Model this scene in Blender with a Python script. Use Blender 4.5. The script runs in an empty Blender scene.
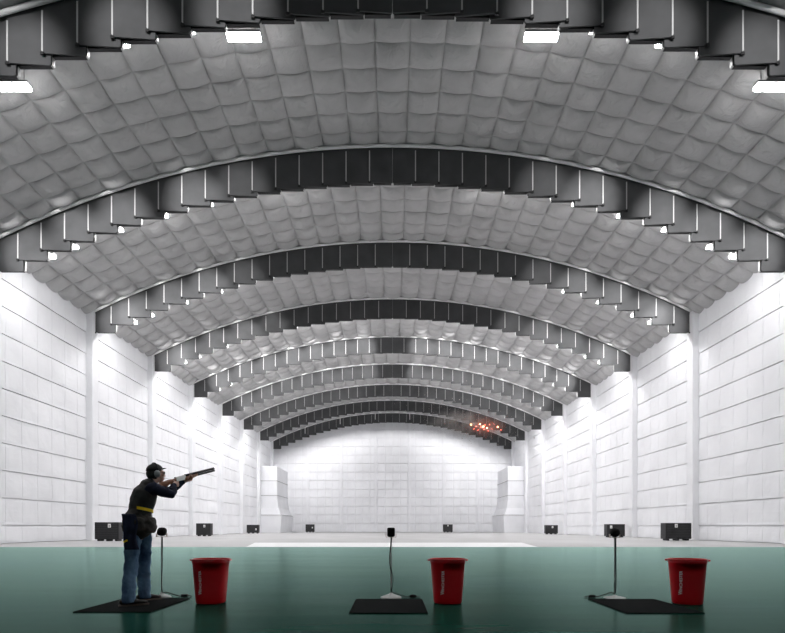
import bpy, bmesh, math, random
from mathutils import Vector, Matrix, noise
random.seed(7)
S = bpy.context.scene
C = S.collection
PI = math.pi
def R(a): return a*PI/180

# ------------------------------------------------------------------ camera, world, exposure
EYE = 0.97
F = 550.0
cam = bpy.data.cameras.new('camera'); co = bpy.data.objects.new('camera', cam); C.objects.link(co)
co.location = (0, 0, EYE); co.rotation_euler = (PI/2, 0, 0)
cam.sensor_fit = 'HORIZONTAL'; cam.sensor_width = 36; cam.lens = F/785*36
cam.shift_y = (527-316.5)/785; cam.clip_end = 400; cam.clip_start = .05
S.camera = co
W = bpy.data.worlds.new('world'); S.world = W; W.use_nodes = True
W.node_tree.nodes['Background'].inputs[0].default_value = (1, 1, 1, 1)
W.node_tree.nodes['Background'].inputs[1].default_value = 0.0
S.view_settings.view_transform = 'Standard'; S.view_settings.look = 'None'
S.view_settings.gamma = 1; S.view_settings.use_curve_mapping = False
S.view_settings.exposure = 1.08
S.cycles.max_bounces = 8; S.cycles.diffuse_bounces = 5; S.cycles.sample_clamp_indirect = 6
LAMP_DOWN = 60.0       # radiance of a lamp's lower face
SPOT = 2500.0           # unseen spot added under a lamp to light the next boards, watts
LAMP_SIDE = 8.0        # radiance of its long sides

# hall dimensions
BAY = 10.2; WX = 22.6; APEX = EYE+21.37; RAD = 49.75; BACK = 104.0; FRONT = -10.2
def D(k): return 30.6+BAY*(k-1)
def arc(x): return APEX-RAD+math.sqrt(RAD*RAD-x*x)
def HANG(k): return 2.1 if k < 2 else 1.95
PITCH = 1.31

# ------------------------------------------------------------------ helpers
def tag(o, label=None, cat=None, group=None, kind=None):
    if label: o['label'] = label
    if cat: o['category'] = cat
    if group: o['group'] = group
    if kind: o['kind'] = kind
    return o
def link(name, me, mats, parent=None, loc=None):
    if not isinstance(mats, (list, tuple)): mats = [mats]
    for m in mats: me.materials.append(m)
    o = bpy.data.objects.new(name, me); C.objects.link(o)
    if parent: o.parent = parent
    if loc: o.location = loc
    return o
def pydata(name, v, f, mats, parent=None, loc=None, smooth=False, mi=None):
    me = bpy.data.meshes.new(name); me.from_pydata(v, [], f); me.update()
    if mi: me.polygons.foreach_set('material_index', mi)
    if smooth: me.polygons.foreach_set('use_smooth', [True]*len(me.polygons))
    return link(name, me, mats, parent, loc)
def frombm(name, bm, mats, parent=None, loc=None, smooth=False):
    bmesh.ops.recalc_face_normals(bm, faces=bm.faces)
    me = bpy.data.meshes.new(name); bm.to_mesh(me); bm.free()
    if smooth: me.polygons.foreach_set('use_smooth', [True]*len(me.polygons))
    return link(name, me, mats, parent, loc)
def empty(name, loc, label, cat, group=None):
    o = bpy.data.objects.new(name, None); C.objects.link(o); o.location = loc
    return tag(o, label, cat, group)
def abox(bm, c, s, bev=0, M=None):
    r = bmesh.ops.create_cube(bm, size=1)
    vs = r['verts']
    bmesh.ops.scale(bm, vec=s, verts=vs)
    if bev:
        es = list({e for v in vs for e in v.link_edges})
        g = bmesh.ops.bevel(bm, geom=es, offset=bev, segments=2, affect='EDGES', profile=.6)
        vs = [v for v in g['verts']] if g['verts'] else vs
        vs = list({v for f in g['faces'] for v in f.verts} | set(v for v in vs if v.is_valid))
    if M is not None: bmesh.ops.transform(bm, matrix=M, verts=vs)
    bmesh.ops.translate(bm, vec=c, verts=vs)
    return vs
def frame(t, hint=Vector((0, 0, 1))):
    t = t.normalized()
    if abs(t.dot(hint)) > .98: hint = Vector((0, 1, 0)) if abs(t.y) < .9 else Vector((1, 0, 0))
    a = hint.cross(t).normalized(); b = t.cross(a).normalized()
    return a, b
def loft(bm, pts, n=14, hint=Vector((0, 0, 1)), caps=True):
    """pts: (position, ra, rb) ellipse sections; ra along a (sideways), rb along b (hint-ish)"""
    P = [Vector(p[0]) for p in pts]; rings = []
    m = len(P)
    for i in range(m):
        t = (P[min(i+1, m-1)]-P[max(i-1, 0)])
        a, b = frame(t, Vector(hint))
        ra = pts[i][1]; rb = pts[i][2] if len(pts[i]) > 2 else ra
        rings.append((P[i], a, b, t.normalized(), ra, rb))
    seq = []
    if caps:
        p, a, b, t, ra, rb = rings[0]; q = min(ra, rb)
        for s in (.3, .7): seq.append((p-t*q*math.cos(s*PI/2), a, b, ra*math.sin(s*PI/2), rb*math.sin(s*PI/2)))
    for p, a, b, t, ra, rb in rings: seq.append((p, a, b, ra, rb))
    if caps:
        p, a, b, t, ra, rb = rings[-1]; q = min(ra, rb)
        for s in (.7, .3): seq.append((p+t*q*math.cos(s*PI/2), a, b, ra*math.sin(s*PI/2), rb*math.sin(s*PI/2)))
    vr = []
    for p, a, b, ra, rb in seq:
        vr.append([bm.verts.new(p+a*ra*math.cos(2*PI*j/n)+b*rb*math.sin(2*PI*j/n)) for j in range(n)])
    for i in range(len(vr)-1):
        for j in range(n):
            bm.faces.new((vr[i][j], vr[i][(j+1) % n], vr[i+1][(j+1) % n], vr[i+1][j]))
    bm.faces.new(vr[0][::-1]); bm.faces.new(vr[-1])
def ball(bm, c, r, M=None, seg=16):
    g = bmesh.ops.create_uvsphere(bm, u_segments=seg, v_segments=seg//2+2, radius=1)
    if isinstance(r, (int, float)): r = (r, r, r)
    bmesh.ops.scale(bm, vec=r, verts=g['verts'])
    if M is not None: bmesh.ops.transform(bm, matrix=M, verts=g['verts'])
    bmesh.ops.translate(bm, vec=c, verts=g['verts'])
def smoothpts(pts, k=6):
    P = [Vector(p) for p in pts]; out = []
    for i in range(len(P)-1):
        p0 = P[max(i-1, 0)]; p1 = P[i]; p2 = P[i+1]; p3 = P[min(i+2, len(P)-1)]
        for s in range(k):
            t = s/k
            out.append(.5*((2*p1)+(-p0+p2)*t+(2*p0-5*p1+4*p2-p3)*t*t+(-p0+3*p1-3*p2+p3)*t**3))
    out.append(P[-1]); return out
def tube(bm, pts, r, n=10, k=5): loft(bm, [(p, r, r) for p in smoothpts(pts, k)], n)
def remeshed(name, bm, mats, voxel, parent=None, smooth_it=6, disp=None):
    """fuse the closed shapes in bm into one continuous surface"""
    bmesh.ops.recalc_face_normals(bm, faces=bm.faces)
    me = bpy.data.meshes.new(name); bm.to_mesh(me); bm.free()
    ts = bpy.data.scenes.new('scratch'); o = bpy.data.objects.new(name, me); ts.collection.objects.link(o)
    m = o.modifiers.new('r', 'REMESH'); m.mode = 'VOXEL'; m.voxel_size = voxel
    if smooth_it:
        s = o.modifiers.new('s', 'SMOOTH'); s.factor = .5; s.iterations = smooth_it
    vl = ts.view_layers[0]; vl.update(); dg = vl.depsgraph
    me2 = bpy.data.meshes.new_from_object(o.evaluated_get(dg))
    bpy.data.objects.remove(o); bpy.data.meshes.remove(me); bpy.data.scenes.remove(ts)
    me2.name = name
    if disp:
        nv = len(me2.vertices); no = [v.normal.copy() for v in me2.vertices]; cc = [v.co.copy() for v in me2.vertices]
        me2.vertices.foreach_set('co', [q for a, b in zip(cc, no) for q in a+b*disp(a)])
    me2.polygons.foreach_set('use_smooth', [True]*len(me2.polygons))
    me2.materials.clear()
    return link(name, me2, mats, parent)

# ------------------------------------------------------------------ materials
def mat(name, col, rough=.6, spec=.5, metal=0.0):
    m = bpy.data.materials.new(name); m.use_nodes = True
    b = m.node_tree.nodes['Principled BSDF']
    b.inputs['Base Color'].default_value = (*col, 1); b.inputs['Roughness'].default_value = rough
    b.inputs['Specular IOR Level'].default_value = spec; b.inputs['Metallic'].default_value = metal
    return m
def nd(m, t, **kw):
    n = m.node_tree.nodes.new(t)
    for k, v in kw.items():
        if k in n.inputs: n.inputs[k].default_value = v
        else: setattr(n, k, v)
    return n
def lk(m, a, b): m.node_tree.links.new(a, b)
def bsdf(m): return m.node_tree.nodes['Principled BSDF']
def varied(m, c1, c2, scale=3.0, detail=4, stretch=(1, 1, 1), bump=0, bscale=None, bdist=.05):
    tc = nd(m, 'ShaderNodeTexCoord'); mp = nd(m, 'ShaderNodeMapping'); mp.inputs['Scale'].default_value = stretch
    lk(m, tc.outputs['Object'], mp.inputs['Vector'])
    n = nd(m, 'ShaderNodeTexNoise', Scale=scale, Detail=detail); lk(m, mp.outputs[0], n.inputs['Vector'])
    r = nd(m, 'ShaderNodeValToRGB'); r.color_ramp.elements[0].position = .3; r.color_ramp.elements[1].position = .7
    r.color_ramp.elements[0].color = (*c1, 1); r.color_ramp.elements[1].color = (*c2, 1)
    lk(m, n.outputs['Fac'], r.inputs[0]); lk(m, r.outputs[0], bsdf(m).inputs['Base Color'])
    if bump:
        n2 = nd(m, 'ShaderNodeTexNoise', Scale=bscale or scale, Detail=5, Distortion=.8); lk(m, mp.outputs[0], n2.inputs['Vector'])
        b = nd(m, 'ShaderNodeBump', Strength=bump, Distance=bdist); lk(m, n2.outputs['Fac'], b.inputs['Height'])
        lk(m, b.outputs[0], bsdf(m).inputs['Normal'])
    return m
M = {}
M['quilt'] = varied(mat('grey quilted blanket', (.5,)*3, .75, .3), (.42, .417, .42), (.51, .507, .51), .5, 4, bump=.8, bscale=1.6, bdist=.12)
M['wall'] = varied(mat('white insulation blanket', (.8,)*3, .8, .2), (.78, .785, .81), (.86, .865, .89), .35, 4, bump=.35, bscale=.9, bdist=.10)
M['trim'] = mat('white edge trim', (.9, .9, .9), .5)
M['panel'] = varied(mat('grey board', (.4,)*3, .6, .12), (.068, .069, .071), (.09, .0915, .094), .8, 3)
M['pedge'] = mat('pale board edge', (.5, .5, .5), .4)
M['black'] = mat('black', (.008, .008, .009), .6)
M['charcoal'] = varied(mat('charcoal metal', (.03,)*3, .6), (.022, .022, .024), (.045, .045, .048), 30, 3)
M['concrete'] = varied(mat('pale grey concrete', (.55,)*3, .4, .5), (.38, .375, .375), (.48, .475, .475), .25, 6, (1, .5, 1))
M['white'] = mat('plain white', (.9, .9, .9), .45)
M['paper'] = mat('white paper', (.85, .85, .83), .7)
M['red'] = varied(mat('red plastic', (.5, .0, .01), .35, .5), (.60, .001, .010), (.70, .0015, .013), 2, 3)
M['rubber'] = varied(mat('black rubber mat', (.02,)*3, 1.0, .05), (.006, .0075, .0075), (.011, .013, .013), 60, 2, bump=.3, bscale=200, bdist=.004)
M['steel'] = mat('brushed steel', (.55, .57, .56), .35, .5, .9)
M['palemetal'] = mat('pale grey metal base', (.55, .57, .56), .45)
M['foam'] = varied(mat('black foam', (.01,)*3, .85, .3), (.006,)*3, (.014,)*3, 150, 2, bump=.6, bscale=300, bdist=.004)
M['bracket'] = mat('pale pink plastic bracket', (.6, .5, .45), .5)
M['cable'] = mat('black cable', (.01, .011, .01), .5)
M['housing'] = mat('grey lamp housing', (.3, .3, .3), .5)
M['skin'] = varied(mat('skin', (.5, .3, .22), .5), (.60, .36, .28), (.70, .45, .36), 20, 3)
M['hair'] = varied(mat('black hair', (.008,)*3, .55), (.004, .004, .004), (.012, .011, .010), 80, 3, (1, 1, .2), bump=.8, bscale=120, bdist=.008)
M['navy'] = varied(mat('navy knit', (.01, .013, .03), .8, .2), (.012, .015, .032), (.026, .032, .066), 12, 4, bump=.5, bscale=18, bdist=.02)
M['vest'] = varied(mat('black vest cloth', (.012,)*3, .65, .4), (.012, .012, .013), (.032, .031, .030), 10, 4, bump=.5, bscale=14, bdist=.02)
M['pouch'] = varied(mat('dark brown pouch cloth', (.03, .025, .02), .7), (.014, .012, .011), (.045, .036, .03), 9, 4, bump=.7, bscale=16, bdist=.02)
M['jeans'] = varied(mat('blue denim', (.05, .11, .22), .85, .2), (.020, .050, .11), (.20, .34, .52), 5, 5, (1, 1, .45), bump=.8, bscale=9, bdist=.03)
M['shoe'] = varied(mat('dark brown shoe leather', (.02,)*3, .5), (.012, .010, .009), (.03, .026, .023), 15, 3)
M['sole'] = mat('tan shoe sole', (.15, .125, .105), .7)
M['yellow'] = mat('yellow belt webbing', (.95, .66, .01), .6)
M['wood'] = varied(mat('walnut gun stock', (.2, .08, .03), .3), (.20, .065, .022), (.42, .17, .07), 25, 4, (.4, .4, 3))
M['gunsteel'] = mat('blued gun steel', (.02, .02, .022), .35, .5, .6)
M['receiver'] = mat('silver receiver', (.7, .7, .68), .3, .5, .9)
M['cup'] = mat('pale grey ear cup', (.45, .47, .49), .4)
M['lens'] = mat('dark shooting lens', (.02, .02, .025), .1)

# quilt bump: creases
def emit(name, s, col=(1, 1, 1)):
    m = bpy.data.materials.new(name); m.use_nodes = True
    b = bsdf(m); b.inputs['Base Color'].default_value = (.8, .8, .8, 1)
    b.inputs['Emission Color'].default_value = (*col, 1); b.inputs['Emission Strength'].default_value = s
    return m
M['lamp_down'] = emit('lit lamp face', LAMP_DOWN, (1, .985, .985))
M['lamp_side'] = emit('lit lamp side', LAMP_SIDE, (1, .985, .985))

# green coated floor: glossy, streaky
g = mat('green coated floor', (.02, .1, .075), .2, .5)
tc = nd(g, 'ShaderNodeTexCoord'); mp = nd(g, 'ShaderNodeMapping'); mp.inputs['Scale'].default_value = (.22, 1.3, 1)
lk(g, tc.outputs['Object'], mp.inputs['Vector'])
n1 = nd(g, 'ShaderNodeTexNoise', Scale=.9, Detail=6, Roughness=.6); lk(g, mp.outputs[0], n1.inputs['Vector'])
r1 = nd(g, 'ShaderNodeValToRGB'); e = r1.color_ramp.elements
e[0].position = .3; e[1].position = .72; e[0].color = (.002, .034, .022, 1); e[1].color = (.004, .050, .034, 1)
lk(g, n1.outputs['Fac'], r1.inputs[0])
mr = nd(g, 'ShaderNodeMapRange'); mr.inputs['To Min'].default_value = .17; mr.inputs['To Max'].default_value = .30
lk(g, n1.outputs['Fac'], mr.inputs['Value'])
n3 = nd(g, 'ShaderNodeTexNoise', Scale=1.2, Detail=3); lk(g, mp.outputs[0], n3.inputs['Vector'])
bp = nd(g, 'ShaderNodeBump', Strength=.10, Distance=.02); lk(g, n3.outputs['Fac'], bp.inputs['Height'])
di = nd(g, 'ShaderNodeBsdfDiffuse'); lk(g, r1.outputs[0], di.inputs['Color'])
gl = nd(g, 'ShaderNodeBsdfGlossy'); gl.inputs['Color'].default_value = (.57, .80, .725, 1); lk(g, mr.outputs[0], gl.inputs['Roughness'])
fr = nd(g, 'ShaderNodeFresnel'); fr.inputs['IOR'].default_value = 1.046
for q in (di, gl, fr): lk(g, bp.outputs[0], q.inputs['Normal'])
mx = nd(g, 'ShaderNodeMixShader'); lk(g, fr.outputs[0], mx.inputs[0]); lk(g, di.outputs[0], mx.inputs[1]); lk(g, gl.outputs[0], mx.inputs[2])
lk(g, mx.outputs[0], g.node_tree.nodes['Material Output'].inputs['Surface'])
M['green'] = g

# ------------------------------------------------------------------ floor
EDGE = 26.6
def quad(name, pts, z, m, kind='structure'):
    o = pydata(name, [(x, y, z) for x, y in pts]+[(x, y, z-.2) for x, y in pts],
               [(0, 1, 2, 3), (7, 6, 5, 4)]+[(i, i+4, (i+1) % 4+4, (i+1) % 4) for i in range(4)], m)
    return tag(o, kind=kind)
tag(quad('floor', [(-23, FRONT-.3), (23, FRONT-.3), (23, EDGE), (-23, EDGE)], 0, M['green']), 'glossy green coated floor of the shooting area')
tag(quad('floor', [(-23, EDGE), (23, EDGE), (23, BACK+.5), (-23, BACK+.5)], 0, M['concrete']), 'pale grey concrete floor beyond the green coating')
strip = pydata('floor_strip', [(-7.1, EDGE+.05, .004), (7.05, EDGE+.05, .004), (8.0, 34, .004), (-8.5, 34, .004)], [(0, 1, 2, 3)], M['white'])  # flat white quad just above the concrete
tag(strip, 'white strip along the far edge of the green floor', kind='structure')

# ------------------------------------------------------------------ walls of lapped blankets
SEAMS = [0.0]+[1.05+1.585*i for i in range(10)]+[17.25]
def wall_side(side):
    V, Fc = [], []
    US = (0, .035, .2, .5, .8, .965); ny = 7*6
    for k in range(-3, 8):
        y0 = FRONT if k == -3 else D(k); y1 = D(k+1) if k < 7 else BACK
        for r in range(len(SEAMS)-1):
            za, zb = SEAMS[r], SEAMS[r+1]
            prof = [(za+.0, -.10, 0), (za+.042, -.10, 0), (za+.045, .03, .2)]
            for s in (.12, .3, .5, .7, .88): prof.append((za+.033+(zb-za-.033)*s, .03*(1-s)+.02*math.sin(PI*s), 1))
            prof.append((zb, 0.0, .2)); 
            base = len(V)
            for j, (z, p, wgt) in enumerate(prof):
                for i in range(ny+1):
                    u = US[i % 6]; y = y0+(y1-y0)*(i//6+u)/7
                    dip = -.018 if i % 6 == 0 and wgt else 0
                    nz = noise.noise(Vector((y*.55, z*.5, side*9+3)))*.05+noise.noise(Vector((y*1.9, z*1.1, side*5)))*.02
                    zz = z+(.02*noise.noise(Vector((y*.8, r*3.1, side))) if 0 < r else 0)
                    V.append((side*(WX-p-(dip+nz)*wgt), y, zz))
            for j in range(len(prof)-1):
                for i in range(ny):
                    a = base+j*(ny+1)+i
                    q = (a, a+1, a+ny+2, a+ny+1)
                    Fc.append(q if side < 0 else q[::-1])
    o = pydata('wall_left' if side < 0 else 'wall_right', V, Fc, M['wall'], smooth=False)
    tag(o, kind='structure')
    # solid backing behind the blankets
    bm = bmesh.new(); abox(bm, (side*(WX+.35), (FRONT+BACK)/2, 8.6), (.3, BACK-FRONT, 17.4))
    b = frombm('backing', bm, M['wall'], o)
wall_side(-1); wall_side(1)

def wall_back():
    V, Fc = [], []
    xs = []
    nx = 32*4
    rows = 14
    for r in range(rows):
        za, zb = r*22.6/rows, (r+1)*22.6/rows
        prof = [(za, -.18, 0), (za+.06, -.18, 0), (za+.065, .05, .2)]+[(za+.055+(zb-za-.055)*s, .05*(1-s)+.02, 1) for s in (.2, .5, .8)]+[(zb, 0, .2)]
        base = len(V)
        for z, p, wg in prof:
            for i in range(nx+1):
                u = (0, .06, .5, .94)[i % 4]; x = -WX-.2+(2*WX+.4)*(i//4+u)/32
                d = ((-.08 if i % 4 == 0 else 0)+noise.noise(Vector((x*.5, z*.5, 3)))*.06)*wg
                V.append((x, BACK-p-d, z))
        for j in range(len(prof)-1):
            for i in range(nx):
                a = base+j*(nx+1)+i
                Fc.append((a, a+1, a+nx+2, a+nx+1))
    o = tag(pydata('wall_back', V, Fc, M['wall']), kind='structure')
    bm = bmesh.new(); abox(bm, (0, BACK+.4, 11.5), (46, .3, 23)); frombm('backing', bm, M['wall'], o)
wall_back()
bm = bmesh.new(); abox(bm, (0, FRONT-.2, 11.5), (46, .3, 23)); tag(frombm('wall_front', bm, M['wall']), kind='structure')

# wrapped columns against the side walls, one per arch, and slim ones on the back wall
def column(name, x, y, w, d, h, label):
    bm = bmesh.new()
    nz = 40; ring = []
    pr = []
    for (cx, cy) in ((-1, -1), (1, -1), (1, 1), (-1, 1)):
        for t in range(4):
            a = math.atan2(cy, cx)-PI/4+t*PI/6
            pr.append((cx*(w/2-.07)+.07*math.cos(a), cy*(d/2-.07)+.07*math.sin(a)))
    for k in range(nz+1):
        z = h*k/nz
        ring.append([bm.verts.new((x+px*(1+.09*noise.noise(Vector((px*3, z*.8, y)))), y+py*(1+.09*noise.noise(Vector((py*3, z*.7, x)))), z)) for px, py in pr])
    n = len(pr)
    for k in range(nz):
        for j in range(n):
            bm.faces.new((ring[k][j], ring[k][(j+1) % n], ring[k+1][(j+1) % n], ring[k+1][j]))
    bm.faces.new(ring[0]); bm.faces.new(ring[-1])
    return tag(frombm(name, bm, M['wall'], smooth=False), label, kind='structure')
for k in range(-2, 9):
    for s in (-1, 1):
        column('column', s*(WX-.17), D(k)+.15, .62, .85, 17.0, None)
for x in (-16.2, -9.7, -3.2, 3.2, 9.7, 16.2):
    column('column', x, BACK-.12, .55, .4, 20.6 if abs(x) < 10 else 19.0, None)

# ------------------------------------------------------------------ quilted vault, one shell per bay
def vault(k):
    y0 = FRONT-.2 if k == -3 else D(k); y1 = D(k+1) if k < 8 else BACK+.3
    A = math.asin((WX+.35)/RAD)
    sub = 10 if k in (0, 1) else (8 if k in (2, 3) else 5)
    pv = BAY/7.5
    CL = {10: (0, .025, .07, .15, .28, .42, .58, .72, .85, .93, .975), 8: (0, .03, .1, .25, .42, .58, .75, .9, .97), 5: (0, .06, .3, .7, .94)}[sub]
    us = [c+t for c in range(31) for t in CL]+[31.0]
    vs = [c+t for c in range(0, 12) for t in CL]
    vs = [.28]+[q for q in vs if .2801 < q < (y1-y0)/pv+.2799]+[(y1-y0)/pv+.28]
    nu = len(us)-1; nv = len(vs)-1
    V, Fc = [], []
    for j in range(nv+1):
        v = vs[j]; y = y1-(v-.28)*pv
        fade = min(1, (y1-y)/.35)*min(1, max(0, (y-y0-.1))/1.2)
        for i in range(nu+1):
            u = us[i]
            th = -A+2*A*u/31
            cu = int(min(u, 30.999)); cv = int(v)
            amp = .36*(1+.35*noise.noise(Vector((cu*1.7, cv*1.3+k*7, 2.2))))
            pf = (abs(math.sin(PI*u))**.5)*(abs(math.sin(PI*v))**.5)
            # blanket sags more toward the lower side of its square
            p = amp*pf*fade
            p += (.035*noise.noise(Vector((th*60, y*1.2, k)))+.018*noise.noise(Vector((th*150+y*1.5, y*3-th*80, k+5))))*pf*fade
            rr = RAD-p
            V.append((rr*math.sin(th), y, APEX-RAD+rr*math.cos(th)))
    for j in range(nv):
        for i in range(nu):
            a = j*(nu+1)+i
            Fc.append((a, a+1, a+nu+2, a+nu+1))
    o = tag(pydata('ceiling', V, Fc, M['quilt'], smooth=True), kind='structure')
    if k < 8:
        bm = bmesh.new(); n = 90
        ring = []
        for i in range(n+1):
            x = -WX+.3+(2*WX-.6)*i/n
            t = Vector((1, 0, -x/math.sqrt(RAD*RAD-x*x))).normalized(); b = Vector((-t.z, 0, t.x))
            c = Vector((x, y1-.02, arc(x)-.17))
            ring.append([bm.verts.new(c+b*.095*math.cos(q)+Vector((0, .095*math.sin(q), 0))) for q in [2*PI*m/8 for m in range(8)]])
        for i in range(n):
            for m in range(8):
                bm.faces.new((ring[i][m], ring[i][(m+1) % 8], ring[i+1][(m+1) % 8], ring[i+1][m]))
        bm.faces.new(ring[0]); bm.faces.new(ring[-1])
        frombm('edge_trim', bm, M['trim'], o, smooth=True)
for k in range(-3, 9): vault(k)
# roof above the vault keeps the hall closed
bm = bmesh.new(); abox(bm, (0, (FRONT+BACK)/2, APEX+.8), (47, BACK-FRONT+2, .3)); tag(frombm('ceiling', bm, M['charcoal']), kind='structure')

# ------------------------------------------------------------------ stepped arches of hanging boards
ORD = ['', 'nearest', 'second', 'third', 'fourth', 'fifth', 'sixth', 'seventh', 'eighth', 'ninth', 'tenth']
def panel_bottom(i, k):     # i = 0..16 counted from the crown, k the arch
    return arc((i+.5)*PITCH)-HANG(k)
def board(k, i, s, yf, thick, slope, top_gap, parent, name, mats, lip):
    """one board; outer edge at (i+1)*PITCH, laps .27 m behind the next board toward the crown"""
    xo = min((i+1)*PITCH, WX-.45); xi = i*PITCH-(.27 if i > 0 else -.005)
    zb = panel_bottom(i, k)+(.0 if lip == 'outer' else .06); r = .09
    def top(x): return arc(x)-top_gap
    out = [(xo, top(xo)), (xo, zb+r)]
    for t in (1, 2): out.append((xo-r+r*math.cos(t*PI/6), zb+r-r*math.sin(t*PI/6)))
    out += [(xo-r, zb)]
    low = zb
    out += [(xi+r*.6, low), (xi+.02, low+.03), (xi, low+r*.6), (xi, top(xi))]
    wobble = random.uniform(-.012, .012)
    def Y(x, back): return yf+(xo-x)*slope+(thick if back else 0)+wobble
    # front outline with a raised lip along the outer edge
    n = len(out)
    Vv = [(s*x, Y(x, 0), z) for x, z in out]+[(s*x, Y(x, 1), z) for x, z in out]
    Fc = [tuple(range(n)), tuple(range(2*n-1, n-1, -1))]; mi = [0, 0]
    for j in range(n):
        j2 = (j+1) % n
        Fc.append((j2, j, j+n, j2+n))
        mi.append(1 if (lip == 'outer' and j in (0, 1, 2)) or (lip == 'inner' and j in (n-2, n-3, n-4)) else (2 if len(mats) > 2 else 0))
    if lip == 'outer':
        b = len(Vv); w = .055
        pr = [(xo+.002, top(xo)-.3), (xo+.002, zb+r), (xo-w, zb+r*.5), (xo-w, top(xo)-.3)]
        for x, z in pr: Vv.append((s*x, Y(min(x, xo), 0)-.012, z))
        for x, z in pr: Vv.append((s*x, Y(min(x, xo), 0)+.002, z))
        Fc += [(b, b+1, b+2, b+3), (b, b+4, b+5, b+1), (b+2, b+1, b+5, b+6), (b+3, b+2, b+6, b+7), (b, b+3, b+7, b+4)]
        mi += [1]*5
    if s < 0: Fc = [f[::-1] for f in Fc]
    o = pydata(name, Vv, [f[::-1] for f in Fc], mats, parent, mi=mi)
    return o, zb, xo
for k in range(0, 9):
    y = D(k)
    n = k+1
    a = empty('baffle_arch', (0, 0, 0), ('%s arch of stepped grey boards %s' % (ORD[n] if n > 1 else 'nearest', ['', 'cut off by the top of the photo', 'counted from the camera, widest one seen whole', 'counted from the camera, dark at its crown', 'counted from the camera, dark with lit lower ends', 'counted from the camera, brightly lit along its steps', 'counted from the camera, pale and slim', 'counted from the camera, small and half lit', 'counted from the camera, dark above the far wall', 'counted from the camera, dark against the far wall'][n])).strip(), 'arch')
    back = k == 8
    for s in (-1, 1):
        for i in range(17):
            o, zb, xo = board(k, i, s, y+.12, .05, .075, .03, a, 'panel', [M['panel'], M['pedge']], 'outer')
            if k < 3:
                bm = bmesh.new(); abox(bm, (s*(xo-.03), y+.12, zb-.02), (.14, .07, .10), .015); frombm('corner_clip', bm, M['black'], o)
            if k < 8: board(k, i, s, y+.36, .16, .0, .25, a, 'rear_panel', [M['black'], M['pedge'], M['black']], 'inner')  # shade of the hollow behind the front boards is put into this black
    if back:
        for x in (-16.2, -9.7, -3.2, 3.2, 9.7, 16.2):
            bm = bmesh.new(); abox(bm, (x, y-.05, arc(x)-.75), (.12, .1, 1.2)); frombm('hanger', bm, M['trim'], a)

# ------------------------------------------------------------------ lamps hidden behind the arches
def lamp_meshes():
    bm = bmesh.new(); abox(bm, (0, 0, .11), (1.35, .34, .10), .02); abox(bm, (0, 0, .175), (.5, .12, .05))
    for x in (-.45, .45): abox(bm, (x, 0, .5), (.03, .03, .7))
    bmesh.ops.recalc_face_normals(bm, faces=bm.faces)
    h = bpy.data.meshes.new('housing'); bm.to_mesh(h); bm.free(); h.materials.append(M['housing'])
    x, y, z0, z1 = .65, .15, -.06, .06
    v = [(-x, -y, z0), (x, -y, z0), (x, y, z0), (-x, y, z0), (-x, -y, z1), (x, -y, z1), (x, y, z1), (-x, y, z1)]
    f = [(3, 2, 1, 0), (0, 1, 5, 4), (1, 2, 6, 5), (2, 3, 7, 6), (3, 0, 4, 7), (4, 5, 6, 7)]
    return h, v, f
HM, LV, LF = lamp_meshes()
def diffuser_mesh(down, side, far):
    me = bpy.data.meshes.new('diffuser'); me.from_pydata(LV, [], LF)
    md = emit('lit lamp face', down, (1, .985, .985)); ms = emit('lit lamp side', side, (1, .985, .985)); mf = emit('lit lamp far side', far, (1, .985, .985))
    for m in (md, ms, mf, M['housing']): me.materials.append(m)
    me.polygons.foreach_set('material_index', [0, 1, 1, 2, 1, 3])
    return me
# per arch: lamp places (boards from the crown), strength of lower face, sides and far side
PLAN = {-1: ([4, 7, 10, 13, 15], 1.0, 1, 1),
        0: ([4, 6, 8, 11, 13, 15], 1, 1, 1), 1: ([4, 6, 8, 10, 12, 14, 15], 1, 1, 1),
        2: ([6, 8, 10, 12, 14, 15], 1, 1, 1), 3: ([2, 4, 6, 8, 10, 12, 14, 15], 1, 1, 6),
        4: ([2, 4, 6, 8, 10, 12, 14, 15], 1, 1, 6), 5: ([2, 4, 6, 8, 10, 12, 14, 15], 1, 1, 5),
        6: ([6, 8, 10, 12, 14, 15], 1, 1, 1), 7: ([8, 11, 14], .7, .5, .5)}
SP = {-1: (4, .8), 0: (6, 1.3), 1: (8, 1.3), 2: (8, 1.2), 3: (2, 1.6), 4: (2, .9), 5: (4, .25)}   # added spots: from which board outward, strength
OPEN = {0: (4, 11), 1: (4, 10), 2: (10,)}                   # lamps with open sides
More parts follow.
